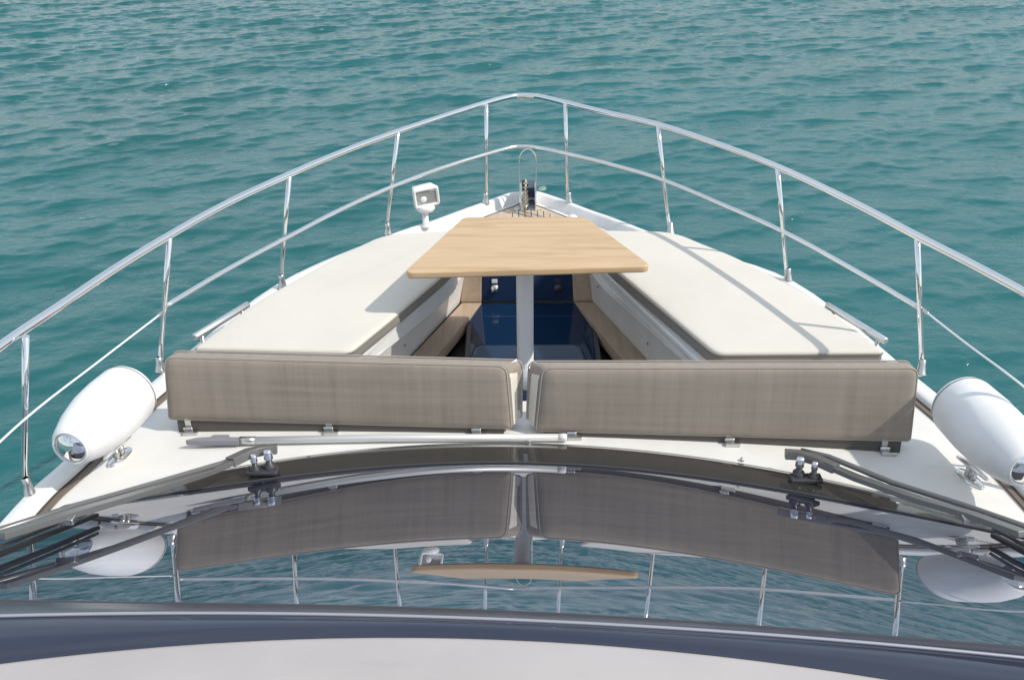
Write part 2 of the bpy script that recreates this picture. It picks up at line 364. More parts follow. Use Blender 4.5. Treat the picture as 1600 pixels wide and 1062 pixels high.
# brown drain channel along the inside of the bulwark
def channel(side):
    src = spline(outL if side < 0 else outR, 8); b = MB(); r1 = []
    for i, p in enumerate(src):
        if p.y < 1.5 or p.y > 5.9: continue
        n = inward(src, 1, i)*(1 if side < 0 else -1); w = capw(p)
        a = p+n*(w+.010); c = p+n*(w+.042)
        r1.append([Vector((a.x, a.y, deckz(a.x, a.y)+.010)), Vector((c.x, c.y, deckz(c.x, c.y)+.010)), Vector((c.x, c.y, deckz(c.x, c.y)-.004))])
    b.grid(r1, False).build('drain_channel', M_brown, yacht, up=True)
    g = MB(); g.grid([[q[0]+Vector((0, 0, .003)), q[0].lerp(q[1], .28)+Vector((0, 0, .003))] for q in r1], False); g.build('drain_slot', M_caulk, yacht, up=True)
channel(-1); channel(1)

# foredeck sheet with the footwell left open
def innerX(y, side):
    src = outL if side < 0 else outR
    return interp(y, [q[1] for q in src], [q[0] for q in src])-side*.10
def wallX(y, side): # top edge of footwell wall
    return interp(y, [4.0, 4.118, 4.995, 5.47], [-.832, -.787, -.462, -.345]) if side < 0 else interp(y, [4.0, 4.044, 5.057, 5.47], [.766, .750, .406, .315])
def Dy(x): return 3.402-.058*x-.136*x*x
deck = MB()
xs = np.linspace(-1, 1, 41)
def row(y_of, xl, xr): return [Vector((x, y_of(x), deckz(x, y_of(x)))) for x in (xl+(xr-xl)*(xs+1)/2)]
rows = []
for t in np.linspace(0, 1, 9):
    rr = []
    for q in xs:
        x = q*1.80; y0 = Dy(x)-.02; y = lerp(y0, 3.76, t)
        X = lerp(innerX(y, -1), innerX(y, 1), (q+1)/2)
        rr.append(Vector((X, y, deckz(X, y))))
    rows.append(rr)
deck.grid(rows)
for side in (-1, 1):
    rr = []
    for y in np.linspace(3.76, 5.47, 16):
        a = innerX(y, side); b = wallX(y, side) if y > 3.99 else wallX(4.0, side)
        rr.append([Vector((lerp(a, b, t), y, deckz(lerp(a, b, t), y))) for t in np.linspace(0, 1, 8)])
    deck.grid(rr)
rr = []
for y in np.linspace(5.47, 6.58, 10):
    a, b = innerX(y, -1), innerX(y, 1)
    if b-a < .02: a, b = -.01, .01
    rr.append([Vector((lerp(a, b, t), y, -.078)) for t in np.linspace(0, 1, 8)])
deck.grid(rr)
deck.build('foredeck', M_deck, yacht, up=True)
# moulded side decks aft, beside the cabin
for side in (-1, 1):
    rr = [[Vector((innerX(y, side), y, -.075)), Vector((side*1.2, y, -.075))] for y in (-6, -2, 1, 2.2, 2.9)]
    MB().grid(rr, False).build('side_deck', M_deck, yacht, up=True)

# seat bases (white mouldings under the sun cushions) and footwell walls
cushL = [(-1.548, 4.028), (-1.471, 4.259), (-1.39, 4.497), (-1.288, 4.707), (-1.053, 5.145), (-.898, 5.381), (-.83, 5.445), (-.737, 5.468), (-.40, 5.51), (-.345, 5.47), (-.40, 5.05), (-.471, 4.832), (-.679, 4.323), (-.825, 3.979)]
cushR = [(1.567, 3.945), (1.524, 4.114), (1.422, 4.445), (1.327, 4.675), (1.115, 5.074), (.983, 5.248), (.872, 5.405), (.777, 5.462), (.454, 5.489), (.33, 5.47), (.40, 5.05), (.467, 4.869), (.815, 3.943)]
for side, cp in ((-1, cushL), (1, cushR)):
    b = MB(); ys = [4.0, 4.15, 4.5, 5.12, 5.47]
    bot = (lambda y: interp(y, [4.0, 5.498], [-.92, -.413])) if side < 0 else (lambda y: interp(y, [4.0, 5.47], [.849, .374]))
    rr = []
    for y in ys:
        t = wallX(y, side); q = bot(y); s = side
        rr.append([Vector((t+s*.05, y, .044)), Vector((t-s*.006, y, .044)), Vector((t-s*.009, y, .038)), Vector((t-s*.009, y, .018)), Vector((t+s*.002, y, .012)), Vector((lerp(t, q, .12), y, -.01)), Vector((lerp(t, q, .36), y, -.09)), Vector((lerp(t, q, .36)+s*.006, y, -.094)), Vector((q, y, -.33))])
    b.grid(rr, False)
    b.add([*rr[0]], [tuple(range(9))], False)
    b.build('footwell_wall', M_gel, yacht, bevel=.004)
    for (y, zf) in ((4.22, .62), (4.62, .55), (5.28, .45)):
        z = -.33*zf; x = lerp(wallX(y, side), bot(y), zf); MB().lathe([(0, .004), (.007, .003), (.008, 0)], (x, y, z), (-side, -.25, .1), 10).build('screw_cap', M_greyp, yacht)
    sb = ring(cp, .03, .03, 3)
    MB().prism(sb, lambda x, y: deckz(x, y)-.01, .0435).build('seat_base', M_gel, yacht)
    # near end of the well
MB().add([(-.95, 3.76, -.02), (.88, 3.76, -.02), (.88, 3.78, -.46), (-.95, 3.78, -.46)], [(0, 1, 2, 3)], False).build('footwell_end', M_gel, yacht)
for side in (-1, 1):
    x0 = -.95 if side < 0 else .88
    MB().add([(x0, 3.76, -.03), (wallX(4.0, side), 4.0, -.03), (wallX(4.0, side)+side*.045, 4.0, -.46), (x0, 3.76, -.46)], [(0, 1, 2, 3)], False).build('footwell_side', M_gel, yacht)
# teak end wall, navy door, teak floor boards, navy skylight
def pan(name, quad, th, mtl, up=(0, -1, 0), bev=.004, parent=None):
    u = Vector(up)*th; vs = [Vector(q) for q in quad]; b = MB(); b.add(vs+[v-u for v in vs], [(0, 1, 2, 3), (7, 6, 5, 4), (0, 4, 5, 1), (1, 5, 6, 2), (2, 6, 7, 3), (3, 7, 4, 0)], False)
    return b.build(name, mtl, parent or yacht, bevel=bev)
pan('end_board', [(-.42, 5.452, -.322), (-.294, 5.452, -.322), (-.284, 5.462, .0), (-.372, 5.462, .0)], .03, M_teak)
pan('end_board', [(.262, 5.452, -.322), (.378, 5.452, -.322), (.335, 5.462, .0), (.243, 5.462, .0)], .03, M_teak)
door = pan('locker_door', [(-.290, 5.458, -.318), (.258, 5.458, -.318), (.240, 5.466, -.005), (-.280, 5.466, -.005)], .02, M_navyd)
for lx in (-.21, .168):
    lb = MB(); lb.lathe([(.0, .016), (.014, .016), (.02, .008), (.026, 0)], (lx, 5.456, -.235), (0, -1, .1), 12); lb.tube([(lx-.018, 5.444, -.253), (lx+.002, 5.438, -.222), (lx+.02, 5.446, -.253)], .006, 6)
    lb.build('latch', M_chrome if lx < 0 else M_dark, door); MB().box((lx-.002, 5.458, -.187), (.034, .006, .026)).build('latch_plate', M_whitep if lx < 0 else M_dark, door, bevel=.002)
MB().add([(-.386, 5.466, .0), (.352, 5.466, .0), (.352, 5.62, .005), (-.386, 5.62, .005)], [(0, 1, 2, 3)], False).build('end_ledge', M_gel, yacht, up=True)
pan('floor_board', [(-.95, 3.9, -.32), (-.80, 3.9, -.32), (-.292, 5.446, -.32), (-.412, 5.446, -.32)], .075, M_board, (0, 0, 1))
pan('floor_board', [(.735, 3.9, -.32), (.88, 3.9, -.32), (.378, 5.446, -.32), (.266, 5.446, -.32)], .075, M_board, (0, 0, 1))
MB().add([(-.9, 3.8, -.50), (.9, 3.8, -.50), (.6, 5.46, -.41), (-.6, 5.46, -.41)], [(0, 1, 2, 3)], False).build('skylight_well', M_black, yacht, up=True)
sky_o = pan('skylight', [(-.37, 3.85, -.455), (.385, 3.85, -.455), (.385, 5.445, -.328), (-.37, 5.445, -.328)], .02, M_navy, (0, 0, 1), .003)
for q in ([(-.27, 5.30), (.27, 5.30), (.27, 5.275), (-.27, 5.275)], ):
    zz = lambda y: lerp(-.455, -.328, (y-3.85)/1.595)+.002
    MB().add([(x, y, zz(y)) for x, y in q], [(0, 1, 2, 3)], False).build('skylight_seam', M_navyd, sky_o, up=True)
for sx in (-.352, .367):
    fb = MB(); fb.grid([[Vector((sx-.012, y, zz(y)+.006)), Vector((sx+.012, y, zz(y)+.006))] for y in (3.86, 4.6, 5.2)], False); fb.build('skylight_frame', M_dark, sky_o, up=True)

# teak bow deck with caulked anchor hatch
td = []
for y in np.linspace(5.60, 6.56, 14):
    a, b = innerX(y, -1)+.075, innerX(y, 1)-.075
    if b-a < .03: a, b = -.03, .02
    td.append((a, b, y))
bd = MB(); bd.grid([[Vector((lerp(a, b, t), y, -.0705)) for t in (0, .25, .5, .75, 1)] for a, b, y in td], False); teak = bd.build('teak_deck', M_teak, yacht, up=True)
sb = MB()
for s in (0, 1):
    sb.grid([[Vector(((a if s == 0 else b)-(.014 if s == 0 else -.002), y, -.0695)), Vector(((a if s == 0 else b)+(.002 if s == 0 else .019), y, -.0695))] for a, b, y in td], False)
sb.build('deck_seam', M_caulk, teak, up=True)
hp = [(-.150, 5.80), (.185, 5.80), (.185, 6.235), (.080, 6.375), (-.060, 6.38), (-.113, 6.33), (-.154, 6.225)]
hatch = MB().prism(hp, -.0700, -.0665).build('anchor_hatch', M_caulk, yacht)
for k in range(8):
    x0 = -.148+k*.0415; x1 = x0+.036; f = lambda x: interp(x, [-.154, -.113, -.06, .08, .185], [6.215, 6.318, 6.368, 6.362, 6.225])
    MB().prism([(x0, 5.805), (x1, 5.805), (x1, f(x1)), (x0, f(x0))], -.0664, -.0615).build('plank', M_teak, hatch)

# ------------------------------------------------------------ windscreen
GP = (3.3328, .1408, -.0137, -.0222, .4138, -.004, -.0203, .0367, -.0763, .0111)
def gY(x, u): return GP[0]+GP[8]*x-GP[1]*x*x-GP[2]*x**4-u
def gZ(x, u): return GP[3]+GP[4]*u+GP[5]*u*u+GP[6]*x*x+GP[9]*x+GP[7]*x*x*u
def uB(x): return .118+.010*x**4
def uT(x): return 1.627+.0207*x-.0973*x*x
def gp(x, u, off=0): return Vector((x, gY(x, u), gZ(x, u)+off))
XS = np.linspace(-1.76, 1.76, 65)
ws = MB().grid([[gp(x, lerp(uB(x), uT(x), t)) for x in XS] for t in np.linspace(0, 1, 28)], True).build('windscreen', M_wind, yacht)
def bandp(x, t):
    a = Vector((x, Dy(x), deckz(x, Dy(x))+.012)); b = gp(x, uB(x)+.004, .003); q = a.lerp(b, t); q.z += .006*math.sin(math.pi*t); return q
rows = [[Vector((x, Dy(x)+.004, deckz(x, Dy(x))-.03)) for x in XS]]+[[bandp(x, t) for x in XS] for t in np.linspace(0, 1, 7)]
MB().grid(rows, True).build('windscreen_border', M_bandg, yacht)
MB().tube([gp(x, uB(x)+.006, .003) for x in XS], .004, 6).build('windscreen_seal', M_dark, yacht)
MB().tube([gp(x, uT(x), .001) for x in XS[6:-6]], .006, 6).build('top_seal', M_dark, yacht)
def chromeP(x): return Vector((x, 1.6506-.0705*x-.0291*x*x, .672-.012*x*x))
def roofY(x): return 1.567-.079*x-.102*x*x
M_trim = mat('navy_grey_trim', (.060, .062, .085), .25); M_strip = mat('satin_edge_strip', (.50, .49, .52), .3, .6)
XV = np.linspace(-1.75, 1.75, 41)
MB().grid([[gp(x, uT(x)+.008, .002) for x in XV], [gp(x, uT(x)+.02, .012) for x in XV], [chromeP(x)+Vector((0, .006, -.003)) for x in XV]], True).build('upper_trim', M_trim, yacht)
MB().tube([chromeP(x) for x in XV], .0045, 8).build('chrome_strip', M_strip, yacht)
MB().grid([[chromeP(x).lerp(Vector((x, roofY(x), .70-.012*x*x)), t)+Vector((0, 0, -.003+.010*math.sin(math.pi*min(t, 1)))) for x in XV] for t in np.append(np.linspace(0, 1, 9), 1.02)], True).build('roof_visor', M_visor, yacht)
XR = np.linspace(-1.75, 1.75, 31); rr = []
for t in (0, .02, .06, .3, .7, 1.):
    rr.append([Vector((x, lerp(roofY(x), -1.0, t), .70-.012*x*x+(0.008 if t > 0 else -.003)+.05*t-(.0 if t > .02 else .003))) for x in XR])
rr[0] = [q+Vector((0, .004, 0)) for q in rr[0]]
MB().grid(rr, True).build('cabin_roof', M_roof, yacht)
cs = MB()
for s in (-1, 1):
    e = [(chromeP(s*1.75), Vector((s*1.75, Dy(s*1.75)-.4, -.1))), (Vector((s*1.75, .8, .66)), Vector((s*1.8, .8, -.1))), (Vector((s*1.75, -1, .70)), Vector((s*1.8, -1, -.1)))]
    cs.grid([list(q) for q in e], False)
cs.add([(-1.75, -1, .7), (1.75, -1, .7), (1.8, -1, -.1), (-1.8, -1, -.1)], [(0, 1, 2, 3)], False)
cs.build('cabin_side', M_gel, yacht)

for x, y in ((-.905, 3.335), (.820, 3.300), (-.02, 3.425)):
    MB().lathe([(.0, .014), (.005, .014), (.008, .009), (.011, .0), (.011, -.004)], (x, y, deckz(x, y)), (0, 0, 1), 10).build('washer_nozzle', M_steel, yacht)
# ------------------------------------------------------------ bow railing
rail = thing('bow_railing', 'polished stainless bow railing with two rails and bent stanchions around the foredeck', 'railing', (0, 6.4, -.02))
topL = [(-2.06, -3, .64), (-2.05, .2, .63), (-2.0, 2.0, .62), (-1.93, 2.62, .62), (-1.872, 3.08, .62), (-1.80, 3.42, .618), (-1.722, 3.80, .614), (-1.623, 4.175, .61), (-1.472, 4.588, .615), (-1.26, 5.022, .62), (-1.028, 5.432, .625), (-.775, 5.805, .63), (-.502, 6.164, .635), (-.271, 6.447, .64), (-.12, 6.600, .642), (-.043, 6.632, .642)]
topR = [(.055, 6.610, .642), (.13, 6.545, .641), (.242, 6.425, .64), (.495, 6.171, .635), (.773, 5.905, .63), (1.06, 5.487, .625), (1.303, 5.064, .62), (1.525, 4.535, .615), (1.681, 4.088, .61), (1.80, 3.72, .613), (1.885, 3.40, .617), (1.95, 3.0, .62), (2.02, 2.2, .62), (2.06, .2, .63), (2.06, -3, .64)]
MB().tube(spline(topL+topR, 8), .0175, 14).build('top_rail', M_chrome, rail)
mid = [(-1.7, 4.15, .268), (-1.527, 4.55, .275), (-1.304, 4.97, .287), (-1.085, 5.37, .298), (-.825, 5.73, .316), (-.548, 6.05, .330), (-.269, 6.29, .347), (-.108, 6.41, .355), (-.045, 6.43, .354), (.052, 6.42, .350), (.248, 6.28, .347), (.535, 6.05, .337), (.816, 5.8, .317), (1.104, 5.42, .292), (1.363, 5.05, .268), (1.58, 4.55, .264), (1.752, 4.09, .263)]
MB().tube(spline(mid, 8), .0115, 10).build('mid_rail', M_chrome, rail)
st = [((-1.817, 3.159, .62), (-1.963, 3.159, .023), (-1.945, 3.13, -.045)), ((-1.616, 4.151, .61), (-1.747, 4.145, .065), (-1.745, 4.08, -.03)), ((-1.255, 5.0, .62), (-1.363, 5.0, .074), (-1.359, 4.98, .0)), ((-.774, 5.79, .63), (-.876, 5.79, .079), (-.874, 5.77, .0)),
      ((-.27, 6.412, .64), (-.284, 6.412, .05), (-.29, 6.395, -.02)), ((.238, 6.408, .64), (.262, 6.408, .046), (.271, 6.388, -.02)), ((.772, 5.891, .63), (.868, 5.88, .03), (.868, 5.76, -.01)), ((1.294, 5.053, .62), (1.408, 5.053, .03), (1.415, 5.033, -.01)), ((1.678, 4.081, .61), (1.794, 4.06, .02), (1.775, 4.0, -.03)), ((1.90, 3.2, .62), (1.97, 3.1, .03), (1.955, 3.05, -.045)), ((-2.03, 1.2, .625), (-2.06, 1.2, .03), (-2.04, 1.2, -.045)), ((2.04, 1.2, .625), (2.05, 1.2, .03), (2.03, 1.2, -.045)), ((-2.05, -1.2, .63), (-2.08, -1.2, .03), (-2.06, -1.2, -.045)), ((2.05, -1.2, .63), (2.07, -1.2, .03), (2.05, -1.2, -.045))]
for a, k, b in st:
    a, k, b = Vector(a), Vector(k), Vector(b); pts = [a, a.lerp(k, .5), a.lerp(k, .9), k.lerp(a, .03).lerp(b, .06), k.lerp(b, .35), b]
    so = MB().tube(pts, .0125, 12).build('stanchion', M_chrome, rail)
    d = ((k-b).normalized()*.4+Vector((0, 0, .6))).normalized()
    MB().lathe([(.0, -.008), (.026, -.008), (.027, 0), (.022, .010), (.0172, .045), (.0158, .066), (.013, .069)], b, d, 16).build('socket', M_steel, so)
for nm, lab, pts in (('lifeline', 'thin white lifeline wire on the port side, running aft past the left fender', [(-1.705, 4.15, .245), (-1.80, 3.62, .27), (-1.872, 3.10, .306), (-1.93, 2.6, .30), (-1.98, 2.0, .30), (-2.04, .2, .30), (-2.05, -3, .30)]),
                     ('lifeline', 'thin white lifeline wire on the starboard side, running aft past the right fender', [(1.752, 4.07, .270), (1.80, 3.70, .285), (1.857, 3.30, .305), (1.93, 2.8, .30), (1.99, 2.2, .30), (2.04, .2, .30), (2.05, -3, .30)])):
    e = thing(nm, lab, 'wire', pts[0], 'lifeline wires aft of the bow railing')
    MB().tube(spline(pts, 6), .0042, 8).build('wire', M_wire, e)
    p, q = Vector(pts[0]), Vector(pts[1]); d = (q-p).normalized(); MB().tube([p-d*.02, p+d*.05, p+d*.06], [.009, .008, .004], 8).build('end_fitting', M_steel, e)

# ------------------------------------------------------------ searchlight
sl = thing('searchlight', 'white square searchlight on a short post at the port bow, facing the cabin', 'searchlight', (-.656, 5.95, -.02))
MB().lathe([(.0, 0), (.035, 0), (.034, .01), (.02, .016), (.019, .125), (.0, .126)], (-.656, 5.95, -.02), (0, 0, 1), 18).build('post', M_whitep, sl)
ax_f = Vector((.34, -.92, -.10)).normalized(); ax_r = Vector((0, 0, 1)).cross(ax_f)*-1; ax_r = Vector((.92, .34, .10)).normalized(); ax_u = ax_r.cross(-ax_f).normalized() if True else None
ax_r = (-ax_f).cross(ax_u).normalized()*-1
if ax_r.x < 0: ax_r = -ax_r
if ax_u.z < 0: ax_u = -ax_u
hc = Vector((-.650, 5.95, .186))
def rbox(mb, c, w, h, d0, d1, r, ins0=0, ins1=0):
    pol = roundpoly([(-w/2, -h/2), (w/2, -h/2), (w/2, h/2), (-w/2, h/2)], r, 5); rows = []
    for t, ins in ((d0, ins0+.012), (d0+.012*(1 if d1 > d0 else -1), ins0), (d1-.006*(1 if d1 > d0 else -1), ins1), (d1, ins1+.005)):
        rows.append([c+ax_r*x+ax_u*y+ax_f*t for x, y in inset(pol, ins)])
    mb.grid(rows, True, close=True); n = len(pol); mb.add(rows[0], [tuple(range(n))], False); mb.add(rows[-1], [tuple(range(n))], False); return mb
head = rbox(MB(), hc, .168, .132, -.085, .028, .032, .021, 0).build('head', M_whitep, sl)
b = MB(); po = roundpoly([(-.084, -.066), (.084, -.066), (.084, .066), (-.084, .066)], .028, 5); pi_ = inset(po, .019)
b.grid([[hc+ax_r*x+ax_u*y+ax_f*.024 for x, y in po], [hc+ax_r*x+ax_u*y+ax_f*.040 for x, y in inset(po, .004)], [hc+ax_r*x+ax_u*y+ax_f*.040 for x, y in inset(po, .015)], [hc+ax_r*x+ax_u*y+ax_f*.0302 for x, y in pi_]], True, close=True).build('bezel', M_whitep, head)
MB().add([hc+ax_r*x+ax_u*y+ax_f*.0295 for x, y in pi_], [tuple(range(len(pi_)))], False).build('lens', M_clear, head)
MB().lathe([(.0, .006), (.012, .006), (.02, .002), (.021, 0)], hc+ax_f*.0296-ax_r*.02-ax_u*.012, ax_f, 14).build('bulb', M_whitep, head)
b = MB(); b.lathe([(.0, .09), (.05, .09), (.062, .105), (.062, .125), (.048, .136), (.0, .137)], (-.654, 5.952, -.02+.015), (0, 0, 1), 20); b.build('swivel_base', M_whitep, sl)

# ------------------------------------------------------------ anchor roller
ar = thing('anchor_roller', 'stainless anchor roller with chain and tall wire hoop at the bow tip', 'anchor gear', (-.005, 6.38, -.066))
for sx, mt in ((-.052, M_chrome), (.045, M_chrome)):
    prof = [(6.34, -.066), (6.84, -.072), (6.90, -.058), (6.88, -.035), (6.70, .030), (6.50, .066), (6.38, .04), (6.34, .0)]
    b = MB(); vs = [Vector((sx-.004, y, z)) for y, z in prof]+[Vector((sx+.004, y, z)) for y, z in prof]; n = len(prof)
    b.add(vs, [tuple(range(n)), tuple(reversed(range(n, 2*n)))]+[(i, (i+1) % n, n+(i+1) % n, n+i) for i in range(n)], False); b.build('cheek', mt, ar, bevel=.002)
MB().box((-.004, 6.60, -.063), (.088, .50, .008)).build('base_plate', M_steel, ar)
MB().lathe([(.0, -.04), (.035, -.04), (.022, 0), (.035, .04), (.0, .04)], (-.003, 6.82, -.035), (1, 0, 0), 16).build('roller', M_black, ar)
MB().box((.02, 6.66, -.012), (.042, .18, .07)).build('shank_block', M_navyd, ar, bevel=.006)
ch = bpy.data.objects.new('chain', None); COL.objects.link(ch); ch.parent = ar; ch.matrix_parent_inverse = world_of(ar).inverted(); ch.location = (-.018, 6.4, -.03)
link = None
for k in range(13):
    p = Vector((-.018, 6.36+k*.033, -.040+k*.0040)); ang = [2*math.pi*i/12 for i in range(13)]
    e1 = Vector((0, 1, .12)).normalized(); e2 = Vector((1, 0, 0)) if k % 2 else Vector((0, -.12, 1)).normalized()
    o = MB().tube([p+e1*.021*math.cos(a)+e2*.013*math.sin(a) for a in ang], .0052, 6, caps=False).build('chain_link', M_gold, ch)
hoop = [(-.058, 6.40, -.05), (-.061, 6.42, .12), (-.062, 6.43, .245), (-.045, 6.435, .308), (-.004, 6.437, .334), (.037, 6.435, .308), (.052, 6.43, .245), (.050, 6.42, .12), (.047, 6.40, -.05)]
MB().tube(spline(hoop, 6), .0045, 8).build('hoop', M_chrome, ar)
MB().lathe([(.0, .0), (.02, 0), (.022, .012), (.012, .022), (.0, .024)], (-.078, 6.37, -.068), (0, 0, 1), 12).build('chain_stopper', M_steel, ar)
for x, y, s, lab in ((.285, 6.19, 1.0, 'larger white domed cap beside the starboard bow bulwark'), (.355, 6.125, .75, 'smaller white domed cap nearer the cushion at the starboard bow')):
    tag(MB().lathe([(.0, .030*s), (.018*s, .027*s), (.032*s, .016*s), (.038*s, 0.), (.038*s, -.006)], (x, y, -.066), (0, 0, 1), 18).build('deck_cap', M_whitep), lab, 'deck cap', 'white domed deck caps at the bow')

# ------------------------------------------------------------ grab rails and cleats
for lab, a, b_, s in (('short stainless grab rail along the outer edge of the port cushion', (-1.572, 4.125, .125), (-1.412, 4.480, .125), -1), ('short stainless grab rail along the outer edge of the starboard cushion', (1.445, 4.42, .125), (1.602, 4.035, .125), 1)):
    a, b_ = Vector(a), Vector(b_); e = thing('grab_rail', lab, 'grab rail', ((a.x+b_.x)/2, (a.y+b_.y)/2, -.05), 'grab rails beside the cushions')
    d = (b_-a).normalized(); MB().tube([a-d*.004, a, b_, b_+d*.004], [.012, .0165, .0165, .012], 12).build('tube', M_alu, e)
    for t in (.12, .88):
        p = a.lerp(b_, t); z = deckz(p.x, p.y); MB().tube([(p.x, p.y, z-.004), (p.x, p.y, z+.006), (p.x, p.y, z+.008), (p.x, p.y, .125)], [.022, .022, .010, .010], 10).build('post', M_steel, e)
for lab, p, d in (('stainless mooring cleat on the port side deck below the left fender', (-1.695, 3.40), (.28, .96)), ('stainless mooring cleat on the starboard side deck below the right fender', (1.690, 3.215), (-.30, .95))):
    z = deckz(*p)+.001; e = thing('cleat', lab, 'cleat', (*p, z), 'mooring cleats on the side decks'); D_ = Vector((*d, 0)).normalized(); C_ = Vector((-D_.y, D_.x, 0)); O = Vector((*p, z))
    pol = [(math.cos(a)*.075, math.sin(a)*.030) for a in np.linspace(0, 2*math.pi, 24, endpoint=False)]
    b = MB(); b.grid([[O+D_*x*s+C_*y*s+Vector((0, 0, h)) for x, y in pol] for s, h in ((1, -.004), (1, .004), (.9, .009), (.4, .011))], True, close=True); b.add([O+D_*x*.4+C_*y*.4+Vector((0, 0, .011)) for x, y in pol], [tuple(range(24))]); b.build('base', M_chrome, e)
    for s in (-.016, .016): MB().tube([O+D_*s+Vector((0, 0, .006)), O+D_*s*.9+Vector((0, 0, .048))], [.013, .011], 10).build('post', M_steel, e)
    MB().tube([O+D_*t+Vector((0, 0, h)) for t, h in ((-.088, .050), (-.08, .052), (-.035, .056), (0, .058), (.035, .056), (.08, .052), (.088, .050))], [.004, .008, .012, .014, .012, .008, .004], 10).build('horn', M_chrome, e)

# ------------------------------------------------------------ sun cushions
def cushion(cp, label, rad):
    c = (sum(p[0] for p in cp)/len(cp), sum(p[1] for p in cp)/len(cp)); e = thing('sun_cushion', label, 'cushion', (*c, .02), 'cream sun cushions on the foredeck')
    z0, z1 = .046, .122
    rows = [[(x, y, z) for x, y in ring(cp, rad, d, 5)] for d, z in ((.012, z0), (.002, z0+.008), (-.002, z0+.03), (0, z1-.016))]
    b = MB(); b.grid(rows, True, close=True); b.build('side_band', M_band, e)
    rows = [[(x, y, z) for x, y in ring(cp, rad, d, 5)] for d, z in ((-.0005, z1-.0175), (.001, z1-.010), (.005, z1-.004), (.012, z1-.0008), (.03, z1+.001), (.07, z1+.004))]
    b = MB(); b.grid(rows, True, close=True); bm = bmesh.new(); b.add(rows[-1], [tuple(range(len(rows[-1])))], True); b.build('top_cover', M_cream, e)
    b = MB(); q = [(x, y, z1-.017) for x, y in ring(cp, rad, -.002, 5)]; b.tube(q+[q[0]], .0042, 6, caps=False); b.build('piping', M_band, e)
    return e
rl = [.02, .1, .1, .1, .1, .06, .05, .1, .03, .03, .1, .1, .1, .05]
cushion(cushL, 'cream sun cushion on the port side, partly in the table shadow', rl)
cushion(cushR[::-1], 'cream sun cushion on the starboard side, clear of the table shadow', [.05, .1, .1, .03, .03, .05, .06, .06, .1, .1, .1, .1, .02])

# ------------------------------------------------------------ backrests
def backrest(label, A, B, zb, zt, slantA, slantB, inner, feet):
    A, B = Vector((*A, 0)), Vector((*B, 0)); D_ = (B-A).normalized(); Nn = Vector((-D_.y, D_.x, 0)); w = (B-A).length  # Nn points to the bow
    e = thing('backrest', label, 'backrest', ((A.x+B.x)/2, (A.y+B.y)/2, zb), 'taupe backrests behind the sun cushions')
    e.rotation_euler = (0, 0, math.atan2(D_.y, D_.x))
    def pt(x, y, z): return A+D_*x+Nn*(y+.10*(z-zb))+Vector((0, 0, z))
    back = [(0, zb[0] if False else 0)]
    wI = .045 if inner else 0
    bk = [(.0, .0), (w, .0), (w-slantB, zt[1]-zb), (slantA, zt[0]-zb)]
    fr = list(bk); ex = .066
    if inner == 'B': fr = [bk[0], (w+ex*.6, 0), (w-slantB+ex, zt[1]-zb-.016), (slantA, zt[0]-zb-.014)]
    else: fr = [(-ex*.72, 0), bk[1], (w-slantB, zt[1]-zb-.014), (slantA-ex, zt[0]-zb-.016)]
    rr = [.016, .016, .036, .036]
    
    TH = .105; rows = []
    for y, ins, t in ((-.004, .07, 0), (-.002, .03, 0), (.0, .012, 0), (.006, .002, .04), (.014, 0, .1), (TH*.5, -.003, .5), (TH-.02, 0, .92), (TH-.006, .006, 1), (TH, .02, 1)):
        pol = ring([(lerp(a[0], c[0], t), lerp(a[1], c[1], t)) for a, c in zip(bk, fr)], rr, ins); rows.append([pt(x, y, z+zb) for x, z in pol])
    b = MB(); b.grid(rows, True, close=True); n = len(rows[0]); b.add(rows[0], [tuple(range(n))], True); b.add(rows[-1], [tuple(range(n))], True); body = b.build('body', M_taupe, e)
    for y, t in ((.008, .05), (.022, .16), (TH-.012, .97)):
        q = ring([(lerp(a[0], c[0], t), lerp(a[1], c[1], t)) for a, c in zip(bk, fr)], rr, -.0015); q = [pt(x, y, z+zb) for x, z in q]; MB().tube(q+[q[0]], .0034, 6, caps=False).build('piping', M_pipe, e)
    # cream gusset on the inner end
    gx = []
    for zf in np.linspace(.03, .965, 12):
        z = zf*((zt[1] if inner == 'B' else zt[0])-zb); r_ = []
        for t in (.19, .5, .9):
            if inner == 'B': x = lerp(lerp(bk[1][0], bk[2][0], zf), lerp(fr[1][0], fr[2][0], zf), t)+.0045-(.012*max(0, zf-.84)/.125*1.9)
            else: x = lerp(lerp(bk[0][0], bk[3][0], zf), lerp(fr[0][0], fr[3][0], zf), t)-.0045+(.012*max(0, zf-.84)/.125*1.9)
            r_.append(pt(x, lerp(.0, TH, t), z+zb))
        gx.append(r_)
    MB().grid(gx, True).build('end_gusset', M_cream, e)
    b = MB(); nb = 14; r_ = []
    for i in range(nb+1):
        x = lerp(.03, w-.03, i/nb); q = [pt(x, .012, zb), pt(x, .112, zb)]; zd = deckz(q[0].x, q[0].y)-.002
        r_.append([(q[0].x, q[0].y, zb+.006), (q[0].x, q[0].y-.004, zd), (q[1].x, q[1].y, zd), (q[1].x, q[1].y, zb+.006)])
    b.grid(r_, False, close=True); b.add(r_[0], [(0, 1, 2, 3)], False); b.add(r_[-1], [(0, 1, 2, 3)], False); b.build('shade_strip', M_shade, e)  # dark strip added to paint the shadow gap under the backrest
    for fx in feet:
        f = MB(); p = pt(fx, .03, zb); zd = deckz(p.x, p.y)
        f.box((p.x, p.y-.018, (zb+.03+zd)/2), (.026, .012, zb+.03-zd)); f.box((p.x+.012, p.y-.03, zd+.008), (.06, .05, .016)); f.tube([(p.x-.02, p.y-.03, zd+.022), (p.x+.02, p.y-.03, zd+.022)], .008, 8); f.build('hinge_foot', M_steel, e, bevel=.003)
